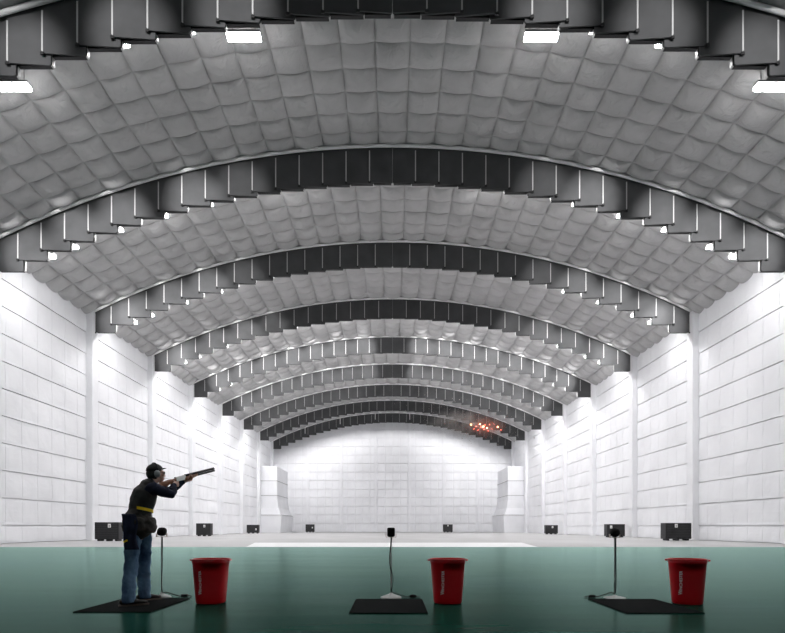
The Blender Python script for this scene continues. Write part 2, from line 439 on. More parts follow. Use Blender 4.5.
for k, (idx, dn, sd, fr) in PLAN.items():
    me = diffuser_mesh(LAMP_DOWN*dn, LAMP_SIDE*sd, LAMP_SIDE*fr); me_wall = diffuser_mesh(LAMP_DOWN*dn*.55, LAMP_SIDE*sd*.5, LAMP_SIDE*fr*.5); me_open = diffuser_mesh(LAMP_DOWN*dn, LAMP_SIDE*sd*4, LAMP_SIDE*fr*4)
    for s in (-1, 1):
        for q, i in enumerate(idx):
            x = s*min((i+.5)*PITCH, WX-1.35)
            up = .52 if k <= 0 and i in OPEN[0] else (1.2 if k <= 0 else .82 if k == 1 else .62)
            z = panel_bottom(i, k)+up
            nm = '%s lamp from the crown on the %s, behind the %s arch of boards' % (['first', 'second', 'third', 'fourth', 'fifth', 'sixth', 'seventh', 'eighth'][q], 'left' if s < 0 else 'right', ORD[k+1] if k > 0 else 'nearest') if k >= 0 else \
                 '%s lamp from the crown on the %s, %s' % (['first', 'second', 'third', 'fourth', 'fifth'][q], 'left' if s < 0 else 'right', 'above the shooters out of frame' if k == -1 else 'above the camera out of frame')
            L = empty('ceiling_light', (x, D(k)+1.42, z), 'white '+nm, 'light', 'lights behind the stepped arches')
            h = bpy.data.objects.new('housing', HM); C.objects.link(h); h.parent = L
            d = bpy.data.objects.new('diffuser', me_open if 0 <= k < 3 and i in OPEN[k] else me_wall if i == 15 else me); C.objects.link(d); d.parent = L
            if k in SP and SP[k][0] <= i < (16 if k in (0, 1, 2) else 15):
                ld = bpy.data.lights.new('added_spot', 'SPOT'); ld.energy = SPOT*SP[k][1]*(.4 if 0 <= k < 3 and i < SP[k][0]+2 else 1); ld.spot_size = R(25 if k < 3 else 24); ld.spot_blend = 1.0; ld.shadow_soft_size = .10
                ld.color = (1, .985, .985)
                lo = bpy.data.objects.new('added_spot', ld); C.objects.link(lo); lo.parent = L  # added spot with no fixture of its own, brightens the next arch's boards
                lo.location = (0, .22, .40-up); lo.rotation_euler = (PI/2+R(-.5 if k < 3 else 1.5), 0, 0)

# ------------------------------------------------------------------ padded corner enclosures at the far end
for s in (-1, 1):
    bm = bmesh.new()
    prof = [(0, 19.0, 93.4), (2.9, 18.85, 93.3), (3.05, 19.05, 93.6), (4.2, 19.55, 94.3), (5.6, 19.8, 94.55), (8, 19.85, 94.6), (11.3, 19.85, 94.6), (11.42, 19.95, 94.7)]
    rings = []
    for z, xi, yf in prof:
        ring = []
        pts = [(WX+.05, yf)]+[(WX+.05-(WX+.05-xi)*t, yf-.12*math.sin(PI*t)) for t in (.25, .5, .75)]+[(xi+.06, yf), (xi, yf+.06)]
        pts += [(xi+(.05*noise.noise(Vector((z, t*9, s)))), yf+(BACK-yf)*t) for t in (.25, .5, .75)]+[(xi, BACK+.05), (WX+.05, BACK+.05)]
        rings.append([bm.verts.new((s*px, py, z)) for px, py in pts])
    n = len(rings[0])
    for a in range(len(rings)-1):
        for j in range(n): bm.faces.new((rings[a][j], rings[a][(j+1) % n], rings[a+1][(j+1) % n], rings[a+1][j]))
    bm.faces.new(rings[0]); bm.faces.new(rings[-1])
    e = frombm('padded_enclosure', bm, M['wall'])
    tag(e, 'white padded enclosure with flared base in the far %s corner' % ('left' if s < 0 else 'right'), 'enclosure', 'padded enclosures in the far corners')
    for z in (3.0, 6.4, 8.9):
        bm = bmesh.new(); xi = 19.8 if z > 4 else 18.85; yf = 94.5 if z > 4 else 93.25
        if z > 4: yf = 94.42
        abox(bm, (s*(xi+WX)/2, yf+.02, z), (WX-xi, .12, .07)); abox(bm, (s*xi, (yf+BACK)/2, z), (.1, BACK-yf, .07)); frombm('seam', bm, M['housing'], e)

# ------------------------------------------------------------------ dark ventilator boxes along the walls
def vent_box(x, y, w, h, label, rz=0, lab=(-.2, .35), depth=.75):
    t = empty('heater_box', (x, y, 0), label, 'box', 'dark boxes along the walls'); t.rotation_euler = (0, 0, rz)
    bm = bmesh.new(); abox(bm, (0, 0, h/2+.06), (w, depth, h-.12), .03); frombm('body', bm, M['charcoal'], t)
    bm = bmesh.new()
    nsl = 9
    for i in range(nsl): abox(bm, (0, -depth/2-.012, .22+(h-.34)*i/(nsl-1)), (w-.14, .03, .035))
    for sx in (-1, 1): abox(bm, (sx*(w/2-.05), -depth/2-.012, h/2+.06), (.05, .04, h-.2))
    frombm('grille', bm, M['black'], t)
    for sx in (-1, 0, 1):
        bm = bmesh.new(); abox(bm, (sx*(w/2-.22), 0, .06), (.16, depth-.1, .12), .02); frombm('foot', bm, M['black'], t)
    bm = bmesh.new(); abox(bm, (lab[0]*w, -depth/2-.04, h*(.5+lab[1])-.02), (.20, .015, .26)); pl = frombm('label_plate', bm, M['paper'], t); tag(pl, 'white paper label')
    bm = bmesh.new(); abox(bm, (lab[0]*w, -depth/2-.052, h*(.5+lab[1])-.04), (.08, .01, .10)); frombm('print', bm, M['housing'], pl)
    return t
vent_box(-19.6, 38.1, 1.66, 1.30, 'dark grey box with white label by the left wall, beside the shooter', lab=(.12, .33))
vent_box(-20.1, 58.8, 1.55, 1.36, 'dark grey box by the left wall, seen below the shotgun muzzle', lab=(.08, .3))
vent_box(-20.9, 82.5, 1.75, 1.30, 'dark grey box by the left wall just before the padded enclosure', lab=(.3, .0))
vent_box(-14.9, 99.5, 1.55, 1.45, 'dark grey box against the far wall, left one of two', lab=(.3, .1))
vent_box(10.0, 99.5, 1.7, 1.45, 'dark grey box against the far wall, right one of two', lab=(.0, .36))
vent_box(20.4, 39.6, 1.85, 1.26, 'largest dark grey box by the right wall, above the right bin', lab=(-.1, .36))
vent_box(20.9, 51.8, 1.68, 1.24, 'dark grey box by the right wall behind the right microphone', lab=(-.28, .3))
vent_box(20.9, 72.5, 1.6, 1.22, 'dark grey box farthest along the right wall', lab=(.05, .3))

# ------------------------------------------------------------------ rubber mats
for x, y, lb in ((-3.175, 6.82, 'black rubber mat under the shooter'), (-.046, 6.745, 'black rubber mat left of the middle bin'), (3.05, 6.745, 'black rubber mat partly behind the right bin')):
    bm = bmesh.new(); abox(bm, (0, 0, .006), (.885, 1.2, .012), .003)
    tag(frombm('rubber_mat', bm, M['rubber'], loc=(x, y, 0)), lb, 'mat', 'black mats of the shooting stations')

# ------------------------------------------------------------------ red bins with their lettering
def letters():
    c = bpy.data.curves.new('letters', 'FONT'); c.body = 'WINCHESTER'; c.size = .044; c.align_x = 'LEFT'; c.space_character = 1.0
    c.offset = .0009
    o = bpy.data.objects.new('letters', c); C.objects.link(o)
    me = bpy.data.meshes.new_from_object(o.evaluated_get(bpy.context.evaluated_depsgraph_get()))
    bpy.data.objects.remove(o); return me
LET = letters()
lx = [v.co.x for v in LET.vertices]; LW = max(lx)
def bin_section(z):          # half width at height z (bin .57 m tall)
    t = z/.57
    return .176+.045*t
NEXP = 2.7
def bin_pt(z, th, grow=0):
    a = bin_section(z)+grow
    c, s_ = math.cos(th), math.sin(th)
    q = (abs(c)**NEXP+abs(s_)**NEXP)**(-1/NEXP)
    return (a*q*c, a*q*s_*.92, z)
def bin_(x, y, rz, label):
    t = empty('waste_bin', (x, y, 0), label, 'bin', 'red bins of the shooting stations'); t.rotation_euler = (0, 0, rz)
    prof = [(0.0, -.022), (.006, -.006), (.02, 0), (.12, 0), (.26, 0), (.40, 0), (.505, 0), (.512, .004), (.555, .005)]
    inn = [(.555, -.004), (.50, -.006), (.3, -.006), (.1, -.006), (.02, -.01)]
    n = 64; bm = bmesh.new(); R_ = []
    def ring(z, g):
        return [bm.verts.new(bin_pt(z-(.018*max(0, math.cos(2*PI*j/n+PI/2-.25))**6 if .50 < z < .53 and g > 0 else 0), 2*PI*j/n, g)) for j in range(n)]
    for z, g_ in prof+inn: R_.append(ring(z, g_))
    for a in range(len(R_)-1):
        for j in range(n): bm.faces.new((R_[a][j], R_[a][(j+1) % n], R_[a+1][(j+1) % n], R_[a+1][j]))
    bm.faces.new(R_[0][::-1]); bm.faces.new(R_[-1])
    frombm('body', bm, M['red'], t, smooth=True)
    # rolled rim
    bm = bmesh.new(); R_ = []
    for j in range(n):
        th = 2*PI*j/n; p = Vector(bin_pt(.558, th, .005)); o_ = Vector((p.x, p.y, 0)).normalized()
        R_.append([bm.verts.new(p+o_*.007*math.cos(q)+Vector((0, 0, .009*math.sin(q)))) for q in [2*PI*m/8 for m in range(8)]])
    for j in range(n):
        for m in range(8): bm.faces.new((R_[j][m], R_[(j+1) % n][m], R_[(j+1) % n][(m+1) % 8], R_[j][(m+1) % 8]))
    frombm('rim', bm, M['red'], t, smooth=True)
    for sx in (-1, 1):
        bm = bmesh.new(); abox(bm, (sx*(bin_section(.55)+.02), 0, .55), (.03, .10, .02), .006); frombm('grip', bm, M['red'], t)
    # lettering wraps the front, reading upward
    v = []
    for q in LET.vertices:
        u = q.co.x/LW; hgt = q.co.y
        z = .125+.30*u; k_ = 1.45 if u < .155 else 1.0
        off = -.062-hgt*k_*1.0+.0
        a = bin_section(z)
        xx = off
        yy = -a*.92*max(.02, (1-abs(xx/a)**NEXP))**(1/NEXP)-.0025
        v.append((xx, yy, z))
    # subdivide not needed: letters are small and the wall is nearly flat there
    o = pydata('lettering', v, [tuple(p.vertices) for p in LET.polygons], M['paper'], t); tag(o, 'white lettering reading upward')
bin_(-2.32, 7.03, 0.0, 'red plastic bin with white lettering beside the shooter')
bin_(.705, 7.03, 0.0, 'red plastic bin with white lettering right of the middle mat')
bin_(3.74, 6.98, R(-26), 'red plastic bin with white lettering standing at the right mat')

# ------------------------------------------------------------------ microphone stands
def mic_stand(x, y, label, head_tilt, cable_dir, zh=.90, wrap=True, bw=.95, bh=1, bx=0):
    t = empty('microphone_stand', (x, y, 0), label, 'microphone', 'microphones of the shooting stations')
    bm = bmesh.new(); n = 32; R_ = []
    for z, r in ((0, .15), (.012, .152), (.02, .145), (.045, .07), (.06, .03), (.075, .018)):
        R_.append([bm.verts.new((bx*max(0, 1-z/.06)+max(.015, r*bw)*math.cos(2*PI*j/n), max(.015, r*bw)*math.sin(2*PI*j/n), z*bh)) for j in range(n)])
    for a in range(len(R_)-1):
        for j in range(n): bm.faces.new((R_[a][j], R_[a][(j+1) % n], R_[a+1][(j+1) % n], R_[a+1][j]))
    bm.faces.new(R_[0][::-1]); bm.faces.new(R_[-1]); frombm('base', bm, M['palemetal'], t, smooth=True)
    bm = bmesh.new(); tube(bm, [(0, 0, .02), (0, 0, zh-.07)], .010); frombm('pole', bm, M['steel'], t, smooth=True)
    bm = bmesh.new()
    abox(bm, (0, 0, zh-.068), (.14, .05, .008), .002)
    for sx in (-1, 1): abox(bm, (sx*.068, 0, zh-.045), (.008, .04, .05), .002)
    frombm('bracket', bm, M['bracket'], t)
    bm = bmesh.new(); Mx = Matrix.Rotation(head_tilt, 3, 'Y').to_4x4()
    if abs(head_tilt) < .01: abox(bm, (0, 0, zh), (.105, .13, .125), .022)
    else:
        loft(bm, [((-.052, 0, .010), .036, .036), ((-.036, 0, .006), .054, .054), ((0, 0, 0), .060, .060), ((.036, 0, -.004), .057, .057), ((.054, 0, -.008), .040, .040)], 16, caps=False)
        bmesh.ops.transform(bm, matrix=Mx, verts=bm.verts); bmesh.ops.translate(bm, vec=(0, 0, zh), verts=bm.verts)
    hd = frombm('windscreen', bm, M['foam'], t, smooth=True)
    bm = bmesh.new(); 
    pts = [(0.012, -.012, zh-.07), (-.012, -.014, zh-.25), (-.02, -.012, zh-.42), (.014, -.016, zh-.56), (.028, -.01, .22), (.004, -.016, .10), (.05*cable_dir, .03, .07),
           (.17*cable_dir, .06, .02), (.25*cable_dir, .02, .012), (.33*cable_dir, .06, .012), (.40*cable_dir, 0.02, .012)]
    if not wrap: pts = [(0.012, -.010, zh-.07), (.012, -.012, .5), (.008, -.012, .10), (.05*cable_dir, .03, .07), (.17*cable_dir, .08, .02), (.27*cable_dir, .02, .012), (.33*cable_dir, .08, .012), (.40*cable_dir, .03, .012)]
    tube(bm, pts, .007, 8); frombm('cable', bm, M['cable'], t, smooth=True)
    bm = bmesh.new(); abox(bm, (.30*cable_dir, .03, .022), (.09, .035, .04), .008); frombm('connector', bm, M['black'], t)
mic_stand(-.02, 7.5, 'black microphone on stand with a wavy cable at the middle mat', 0, 1)
mic_stand(-3.18, 7.58, 'black microphone on stand between the shooter and the left bin', R(-6), 1, zh=.905, wrap=False, bw=.55, bx=.05)
mic_stand(3.03, 7.5, 'black microphone on stand at the right mat', R(8), -1, zh=.895, wrap=False, bw=.95, bh=.55)

# ------------------------------------------------------------------ the shooter
PB = Vector((-3.2, 6.9, .012))
def L(x, y, z): return Vector((x, y, z))-PB
UP = Vector((0, 0, 1))
def az(d): return Vector((math.cos(R(d)), math.sin(R(d)), 0))
# gun axis
GA = L(-2.985, 6.95, 1.505); GB = L(-2.605, 8.03, 1.800)
gf = (GB-GA).normalized(); gr = gf.cross(UP).normalized(); gu = gr.cross(gf).normalized(); GL = (GB-GA).length
def G(s, r=0, u=0): return GA+gf*s+gr*r+gu*u
HC = L(-3.022, 7.03, 1.648)                      # head centre
hf = (az(50)+UP*.04).normalized(); hr = hf.cross(UP).normalized(); hu = hr.cross(hf).normalized()
HM3 = Matrix((hr, hf, hu)).transposed().to_4x4()  # columns: right, forward, up
def H(r, f, u): return HC+(hr*r+hf*f+hu*u)*1.06
tf = az(48)                                       # chest faces this way
RS, RE = L(-2.975, 6.83, 1.455), L(-2.82, 7.03, 1.385)
LS, LE = L(-3.19, 7.06, 1.455), L(-2.97, 7.33, 1.45)
RW = G(.27, .045, -.045); LW_ = G(.575, -.045, -.055)
RH, RK, RA = L(-3.21, 6.80, .95), L(-3.205, 6.76, .50), L(-3.215, 6.69, .095)
LH, LK, LA = L(-3.165, 6.97, .95), L(-3.20, 7.10, .50), L(-3.245, 7.19, .095)
def hand(bm, wrist, d, n, side, curl, spread=.05, size=1.0, thumb=(.5, .5)):
    """d: wrist to knuckles, n: out of the palm, side*d x n: toward the index finger"""
    d = d.normalized(); n = (n-d*n.dot(d)).normalized(); w = d.cross(n)*side
    k = size
    def p(a, b, c): return wrist+d*a*k+w*b*k+n*c*k
    loft(bm, [(p(-.02, 0, 0), .026*k, .02*k), (p(.02, 0, 0), .032*k, .018*k), (p(.055, 0, .002), .040*k, .016*k), (p(.088, .0, .004), .040*k, .013*k)], 14, hint=n)
    for i, (off, ln, r) in enumerate(((.030, .074, .0092), (.010, .083, .0095), (-.011, .077, .0090), (-.030, .060, .0080))):
        q = p(.088, off, .004); a = 0; pts = [p(.055, off*.8, .004), q]; rr = [r*1.02, r*1.08]
        dd = (d+w*spread*(1.5-i)).normalized()
        c = curl[i] if isinstance(curl[0], (tuple, list)) else curl
        for seg, an in zip((.45, .31, .24), c):
            a += an; v = dd*math.cos(a)+n*math.sin(a)
            q = q+v*ln*seg*k; pts.append(q); rr.append(r*(1-.09*len(rr)/2))
        loft(bm, [(x, y*k, y*k) for x, y in zip(pts, rr)], 10, hint=w)
    t0 = p(.018, .022, .006); t1 = t0+(d*.55+w*.75+n*thumb[0]).normalized()*.042*k
    t2 = t1+(d*.8+w*.30+n*thumb[1]).normalized()*.032*k; t3 = t2+(d*.85+n*(thumb[1]+.25)).normalized()*.026*k
    loft(bm, [(t0, .015*k, .015*k), (t1, .0125*k, .0125*k), (t2, .011*k, .011*k), (t3, .0085*k, .0085*k)], 10, hint=w)

# ---- body: one continuous figure
bm = bmesh.new()
for hip, kn, an in ((RH, RK, RA), (LH, LK, LA)):
    loft(bm, [(hip+UP*.04, .085, .09), (hip*.6+kn*.4, .075, .08), (kn+UP*.05, .055, .06), (kn-UP*.04, .05, .052), (kn*.7+an*.3, .052, .058), (kn*.25+an*.75, .036, .038), (an, .034, .036)], 16, hint=tf)
loft(bm, [(L(-3.20, 6.885, .90), .14, .11), (L(-3.195, 6.885, 1.0), .155, .115), (L(-3.165, 6.895, 1.13), .135, .10), (L(-3.14, 6.92, 1.28), .15, .115), (L(-3.105, 6.945, 1.42), .165, .11), (L(-3.08, 6.96, 1.49), .11, .08)], 20, hint=tf)
loft(bm, [(L(-3.085, 6.955, 1.47), .065, .07), (L(-3.05, 6.985, 1.55), .052, .056), (HC-hu*.06, .052, .056)], 14, hint=hf)
for s_, e_, w_ in ((RS, RE, RW), (LS, LE, LW_)):
    loft(bm, [(s_, .042, .044), (s_*.5+e_*.5, .044, .046), (e_, .038, .04), (e_*.6+w_*.4, .038, .038), (w_, .025, .028)], 14)
# head: skull, jaw, nose, lips, brow, ears
ball(bm, H(0, -.012, .025), (.078, .099, .097), HM3, 24)
loft(bm, [(H(0, .03, .03), .062, .055), (H(0, .045, -.03), .055, .05), (H(0, .052, -.075), .042, .04), (H(0, .060, -.098), .026, .026)], 16, hint=hf)
loft(bm, [(H(0, .088, .022), .008, .008), (H(0, .104, -.008), .011, .010), (H(0, .108, -.022), .015, .011)], 10, hint=hf)
for s_ in (-1, 1):
    ball(bm, H(s_*.012, .096, -.024), .009, None, 10)
    ball(bm, H(s_*.03, .078, .026), (.02, .012, .008), HM3, 10)
    ball(bm, H(s_*.045, .06, -.012), (.02, .02, .018), HM3, 12)
    loft(bm, [(H(s_*.072, -.005, -.03), .008, .014), (H(s_*.078, -.01, .0), .009, .02), (H(s_*.08, -.012, .028), .007, .014)], 10, hint=hf)
ball(bm, H(0, .093, -.050), (.022, .010, .006), HM3, 10); ball(bm, H(0, .091, -.062), (.018, .010, .007), HM3, 10)
# hands closed on the gun
hand(bm, RW, gf*.85-gu*.10-gr*.10, -gr, 1, [(.35, .5, .4), (.75, 1.0, .7), (.8, 1.05, .7), (.85, 1.1, .7)], thumb=(.9, .6))
hand(bm, LW_, gf*.75+gr*.62-gu*.02, gu, 1, (1.0, .75, .45), thumb=(.9, .9))
person = remeshed('person', bm, M['skin'], .0055, smooth_it=3)
person.location = PB
tag(person, 'person aiming a shotgun upward, in dark vest and blue jeans, wearing ear defenders', 'person')

def fold(sx, a):
    def f(c): return a*(noise.noise(Vector((c.x*9, c.y*9, c.z*sx)))+.6*noise.noise(Vector((c.x*20+c.z*9, c.y*18, c.z*sx*2))))
    return f
# ---- jeans
bm = bmesh.new()
for hip, kn, an in ((RH, RK, RA), (LH, LK, LA)):
    fw = .012*tf
    loft(bm, [(hip+UP*.06, .100, .105), (hip-UP*.06, .100, .108), (hip*.55+kn*.45, .088, .096), (kn+UP*.03, .074, .082), (kn-UP*.08-fw, .073, .082), (kn*.5+an*.5-fw, .074, .084), (kn*.15+an*.85, .072, .078), (an-UP*.05, .074, .084)], 20, hint=tf, caps=False)
loft(bm, [(L(-3.20, 6.885, .90), .12, .11), (L(-3.195, 6.885, .98), .165, .13), (L(-3.175, 6.89, 1.10), .15, .12)], 20, hint=tf)
jeans = remeshed('jeans', bm, M['jeans'], .010, person, 4, fold(13, .013))
# ---- shirt with long sleeves, collar
bm = bmesh.new()
loft(bm, [(L(-3.185, 6.89, 1.06), .145, .11), (L(-3.165, 6.895, 1.14), .145, .115), (L(-3.14, 6.92, 1.28), .160, .125), (L(-3.105, 6.945, 1.42), .175, .12), (L(-3.08, 6.96, 1.495), .115, .085)], 20, hint=tf)
loft(bm, [(L(-3.085, 6.955, 1.47), .08, .08), (L(-3.06, 6.975, 1.535), .064, .066)], 14, hint=hf)
for s_, e_, w_ in ((RS, RE, RW), (LS, LE, LW_)):
    m_ = s_*.5+e_*.5
    c_ = e_*.12+w_*.88
    loft(bm, [(s_*.85+L(-3.09, 6.95, 1.43)*.15, .075, .078), (s_, .078, .08), (m_, .064, .066), (e_, .054, .056), (e_*.65+w_*.35, .052, .052), (c_, .034, .036)], 16)
shirt = remeshed('shirt', bm, M['navy'], .008, person, 4, fold(8, .009))
# ---- shooting vest
bm = bmesh.new()
loft(bm, [(L(-3.195, 6.88, 1.00), .178, .145), (L(-3.18, 6.885, 1.08), .170, .138), (L(-3.165, 6.893, 1.15), .160, .132), (L(-3.145, 6.918, 1.28), .176, .142), (L(-3.115, 6.938, 1.40), .176, .138), (L(-3.09, 6.952, 1.485), .125, .098)], 24, hint=tf)
vest = remeshed('vest', bm, M['vest'], .008, person, 4, fold(7, .008))
# pouch skirt hanging round the hips
bm = bmesh.new()
loft(bm, [(L(-3.19, 6.875, .965), .205, .165), (L(-3.19, 6.878, 1.02), .198, .162), (L(-3.178, 6.885, 1.10), .180, .148), (L(-3.168, 6.89, 1.155), .163, .137)], 24, hint=tf)
for a, w_ in ((-62, .09), (-20, .085), (25, .08), (-115, .09)):
    p_ = L(-3.188, 6.877, .985)+az(48+a)*.175
    loft(bm, [(p_-UP*.045, w_, .05), (p_+UP*.06, w_*.95, .045)], 14, hint=az(48+a))
pouch = remeshed('shell_pouch', bm, M['pouch'], .009, person, 4, fold(14, .012))
# yellow webbing on the belt
def strap(a0, a1, ra, rb, c, h, th, tilt=0):
    bm = bmesh.new(); n = 18; rr = tf.cross(UP); prev = None
    for i in range(n+1):
        t = R(a0+(a1-a0)*i/n)
        o = rr*math.cos(t)*ra+tf*math.sin(t)*rb; nn = o.normalized()
        row = [bm.verts.new(c+o+nn*q+UP*(zz+tilt*(i/n-.5))) for q, zz in ((0, -h/2), (th, -h/2), (th, h/2), (0, h/2))]
        if prev:
            for j in range(4): bm.faces.new((prev[j], prev[(j+1) % 4], row[(j+1) % 4], row[j]))
        else: bm.faces.new(row)
        prev = row
    bm.faces.new(prev); return bm
belt = frombm('belt', strap(-38, 56, .165, .144, L(-3.167, 6.888, 1.185), .036, .012, -.045), M['yellow'], person); tag(belt, 'yellow belt webbing')
# dark towel hanging from the belt behind, with a yellow tag
bm = bmesh.new()
p_ = L(-3.195, 6.655, 1.13)
e_ = Vector((.93, .37, 0)); v_ = Vector((-.37, .93, 0))*-1
rows = []
for i in range(15):
    z = -i*.031
    rows.append([[bm.verts.new(p_+e_*(x_*(1+.1*math.sin(i*.5))+.012*math.sin(i*.45)+.003*i)+v_*(.012*math.sin(x_*90+i*.3)+.018*(i/14)+q)+UP*z) for x_ in (-.075, -.05, -.025, 0, .025, .05, .075)] for q in (.02, 0)])
for i in range(14):
    for j in range(6):
        for q in (0, 1):
            f = (rows[i][q][j], rows[i][q][j+1], rows[i+1][q][j+1], rows[i+1][q][j]); bm.faces.new(f)
    for j in (0, 6): bm.faces.new((rows[i][0][j], rows[i][1][j], rows[i+1][1][j], rows[i+1][0][j]))
for i in (0, 14):
    for j in range(6): bm.faces.new((rows[i][0][j], rows[i][0][j+1], rows[i][1][j+1], rows[i][1][j]))
towel = frombm('towel', bm, M['navy'], person, smooth=True)
bm = bmesh.new(); abox(bm, p_+e_*-.03+v_*.045+UP*-.33, (.05, .012, .022), .003, Matrix.Rotation(R(22), 4, 'Z') @ Matrix.Rotation(R(-28), 4, 'Y')); tg = frombm('tag', bm, M['yellow'], towel)
# ---- shoes
for an, a in ((RA, 36), (LA, 48)):
    f = az(a)
    z0 = -an.z+.0
    def q(s, z): return Vector((an.x, an.y, 0))+f*s+UP*z
    bm = bmesh.new()
    loft(bm, [(q(-.07, .048), .034, .036), (q(-.02, .055), .038, .045), (q(.05, .052), .043, .040), (q(.12, .043), .048, .028), (q(.18, .036), .044, .021), (q(.212, .032), .030, .014)], 16)
    loft(bm, [(q(-.02, .05), .042, .046), (q(-.015, .12), .042, .048)], 14, hint=f)
    sh = remeshed('shoe', bm, M['shoe'], .006, person, 3)
    bm = bmesh.new(); pr = []
    for s_, w_ in ((-.105, .02), (-.09, .034), (-.03, .037), (.05, .042), (.12, .050), (.18, .046), (.22, .034), (.238, .014)): pr.append((s_, w_))
    sd = f.cross(UP); outl = [q(s_, 0)+sd*w_ for s_, w_ in pr]+[q(s_, 0)-sd*w_ for s_, w_ in pr[::-1]]
    b0 = [bm.verts.new(v_) for v_ in outl]; b1 = [bm.verts.new(v_+UP*.017) for v_ in outl]
    m_ = len(outl); bm.faces.new(b0[::-1]); bm.faces.new(b1)
    for i in range(m_): bm.faces.new((b0[i], b0[(i+1) % m_], b1[(i+1) % m_], b1[i]))
    so = frombm('sole', bm, M['sole'], sh); tag(so, 'tan sole')
# ---- cap, hair, ear defenders, glasses
bm = bmesh.new()
ball(bm, H(0, -.014, .034), (.090, .109, .097), HM3, 28)
geo = [v for v in bm.verts if (v.co-HC).dot(hu)-.012+.22*max(0, (v.co-HC).dot(hf)) < .022+.55*max(0, (v.co-HC).dot(hf)-.02)]
bmesh.ops.delete(bm, geom=geo, context='VERTS')
r_ = bmesh.ops.solidify(bm, geom=bm.faces[:], thickness=.008)
loft(bm, [(H(-.045, .082, .066), .006, .020), (H(-.02, .098, .070), .006, .026), (H(.02, .098, .070), .006, .026), (H(.045, .082, .066), .006, .020)], 10, hint=hf)
cap = frombm('cap', bm, M['hair'], person, smooth=True)
bm = bmesh.new()
ball(bm, H(0, -.024, .002), (.086, .098, .092), HM3, 24)
geo = [v for v in bm.verts if (v.co-HC).dot(hf) > -.0+.25*((v.co-HC).dot(hu)) or (v.co-HC).dot(hu) > .06]
bmesh.ops.delete(bm, geom=geo, context='VERTS'); bmesh.ops.solidify(bm, geom=bm.faces[:], thickness=.006)
frombm('hair', bm, M['hair'], person, smooth=True)
bm = bmesh.new()
tube(bm, [H(-.098, -.03, .0), H(-.094, -.028, .07), H(-.055, -.024, .116), H(0, -.026, .130), H(.055, -.024, .116), H(.094, -.028, .07), H(.098, -.03, .0)], .0085, 8)
band = frombm('ear_defenders', bm, M['black'], person, smooth=True)
for s_ in (-1, 1):
    bm = bmesh.new(); loft(bm, [(H(s_*.078, -.03, -.005), .036, .046), (H(s_*.098, -.03, -.005), .037, .047), (H(s_*.112, -.03, -.007), .028, .036)], 20, hint=hu)
    ec = frombm('ear_cup', bm, M['cup'], band, smooth=True); tag(ec, 'pale grey ear cup')
    bm = bmesh.new(); loft(bm, [(H(s_*.066, -.03, -.005), .035, .045), (H(s_*.080, -.03, -.005), .036, .046)], 20, hint=hu); frombm('cushion', bm, M['black'], band, smooth=True)
bm = bmesh.new()
for s_ in (-1, 1):
    loft(bm, [(H(s_*.008, .098, .014), .004, .013), (H(s_*.034, .094, .013), .004, .019), (H(s_*.060, .072, .013), .004, .014)], 10, hint=hu)
    tube(bm, [H(s_*.062, .070, .018), H(s_*.072, .02, .018), H(s_*.074, -.02, .012)], .0025, 6)
frombm('glasses', bm, M['lens'], person, smooth=True)

# ---- the shotgun, held: a thing of its own
gun = empty('shotgun', PB+G(.36), 'over and under shotgun with wooden stock, silver receiver and dark barrels, held by the shooter', 'gun')
GO = G(.36)
def K(s, r=0, u=0): return G(s, r, u)-GO
bm = bmesh.new()
loft(bm, [(K(.0, 0, -.055), .019, .068), (K(.06, 0, -.045), .020, .060), (K(.16, 0, -.022), .021, .045), (K(.24, 0, -.006), .019, .031), (K(.30, 0, -.004), .017, .023), (K(.365, 0, .0), .017, .024)], 16, hint=gu)
loft(bm, [(K(.30, 0, -.01), .017, .022), (K(.275, 0, -.05), .016, .022), (K(.262, 0, -.085), .015, .020)], 12, hint=gf)
remeshed('stock', bm, M['wood'], .005, gun, 4)
bm = bmesh.new(); loft(bm, [(K(-.022, 0, -.058), .019, .070), (K(.0, 0, -.056), .0195, .069)], 14, hint=gu); frombm('butt_pad', bm, M['black'], gun, smooth=True)
GM = Matrix((gr, gf, gu)).transposed().to_4x4()
bm = bmesh.new(); abox(bm, K(.45, 0, .003), (.038, .19, .062), .010, GM); frombm('receiver', bm, M['receiver'], gun)
bm = bmesh.new(); loft(bm, [(K(.53, 0, -.012), .022, .028), (K(.60, 0, -.014), .024, .028), (K(.72, 0, -.008), .023, .025), (K(.79, 0, -.002), .018, .018)], 14, hint=gu); frombm('forend', bm, M['wood'], gun, smooth=True)
for u_ in (.021, -.007):
    bm = bmesh.new(); loft(bm, [(K(.54, 0, u_), .0135), (K(.9, 0, u_), .0135), (K(GL-.04, 0, u_), .0135), (K(GL, 0, u_), .0145)], 14, caps=False); frombm('barrel', bm, M['gunsteel'], gun, smooth=True)
bm = bmesh.new(); abox(bm, K((.54+GL)/2, 0, .037), (.009, GL-.55, .007), 0, GM)
for i in range(12): abox(bm, K(.58+i*.05, 0, .033), (.006, .008, .008), 0, GM)
abox(bm, K(GL-.006, 0, .043), (.004, .006, .006), 0, GM); frombm('rib', bm, M['gunsteel'], gun)
bm = bmesh.new(); tube(bm, [K(.40, 0, -.026), K(.395, 0, -.05), K(.37, 0, -.056), K(.335, 0, -.048), K(.32, 0, -.03)], .0035, 8); frombm('trigger_guard', bm, M['gunsteel'], gun, smooth=True)
bm = bmesh.new(); tube(bm, [K(.37, 0, -.026), K(.365, 0, -.040), K(.372, 0, -.047)], .0025, 6); frombm('trigger', bm, M['gunsteel'], gun, smooth=True)
bm = bmesh.new(); tube(bm, [K(.372, 0, .03), K(.345, .004, .036), K(.33, .012, .034)], .004, 6); frombm('top_lever', bm, M['gunsteel'], gun, smooth=True)


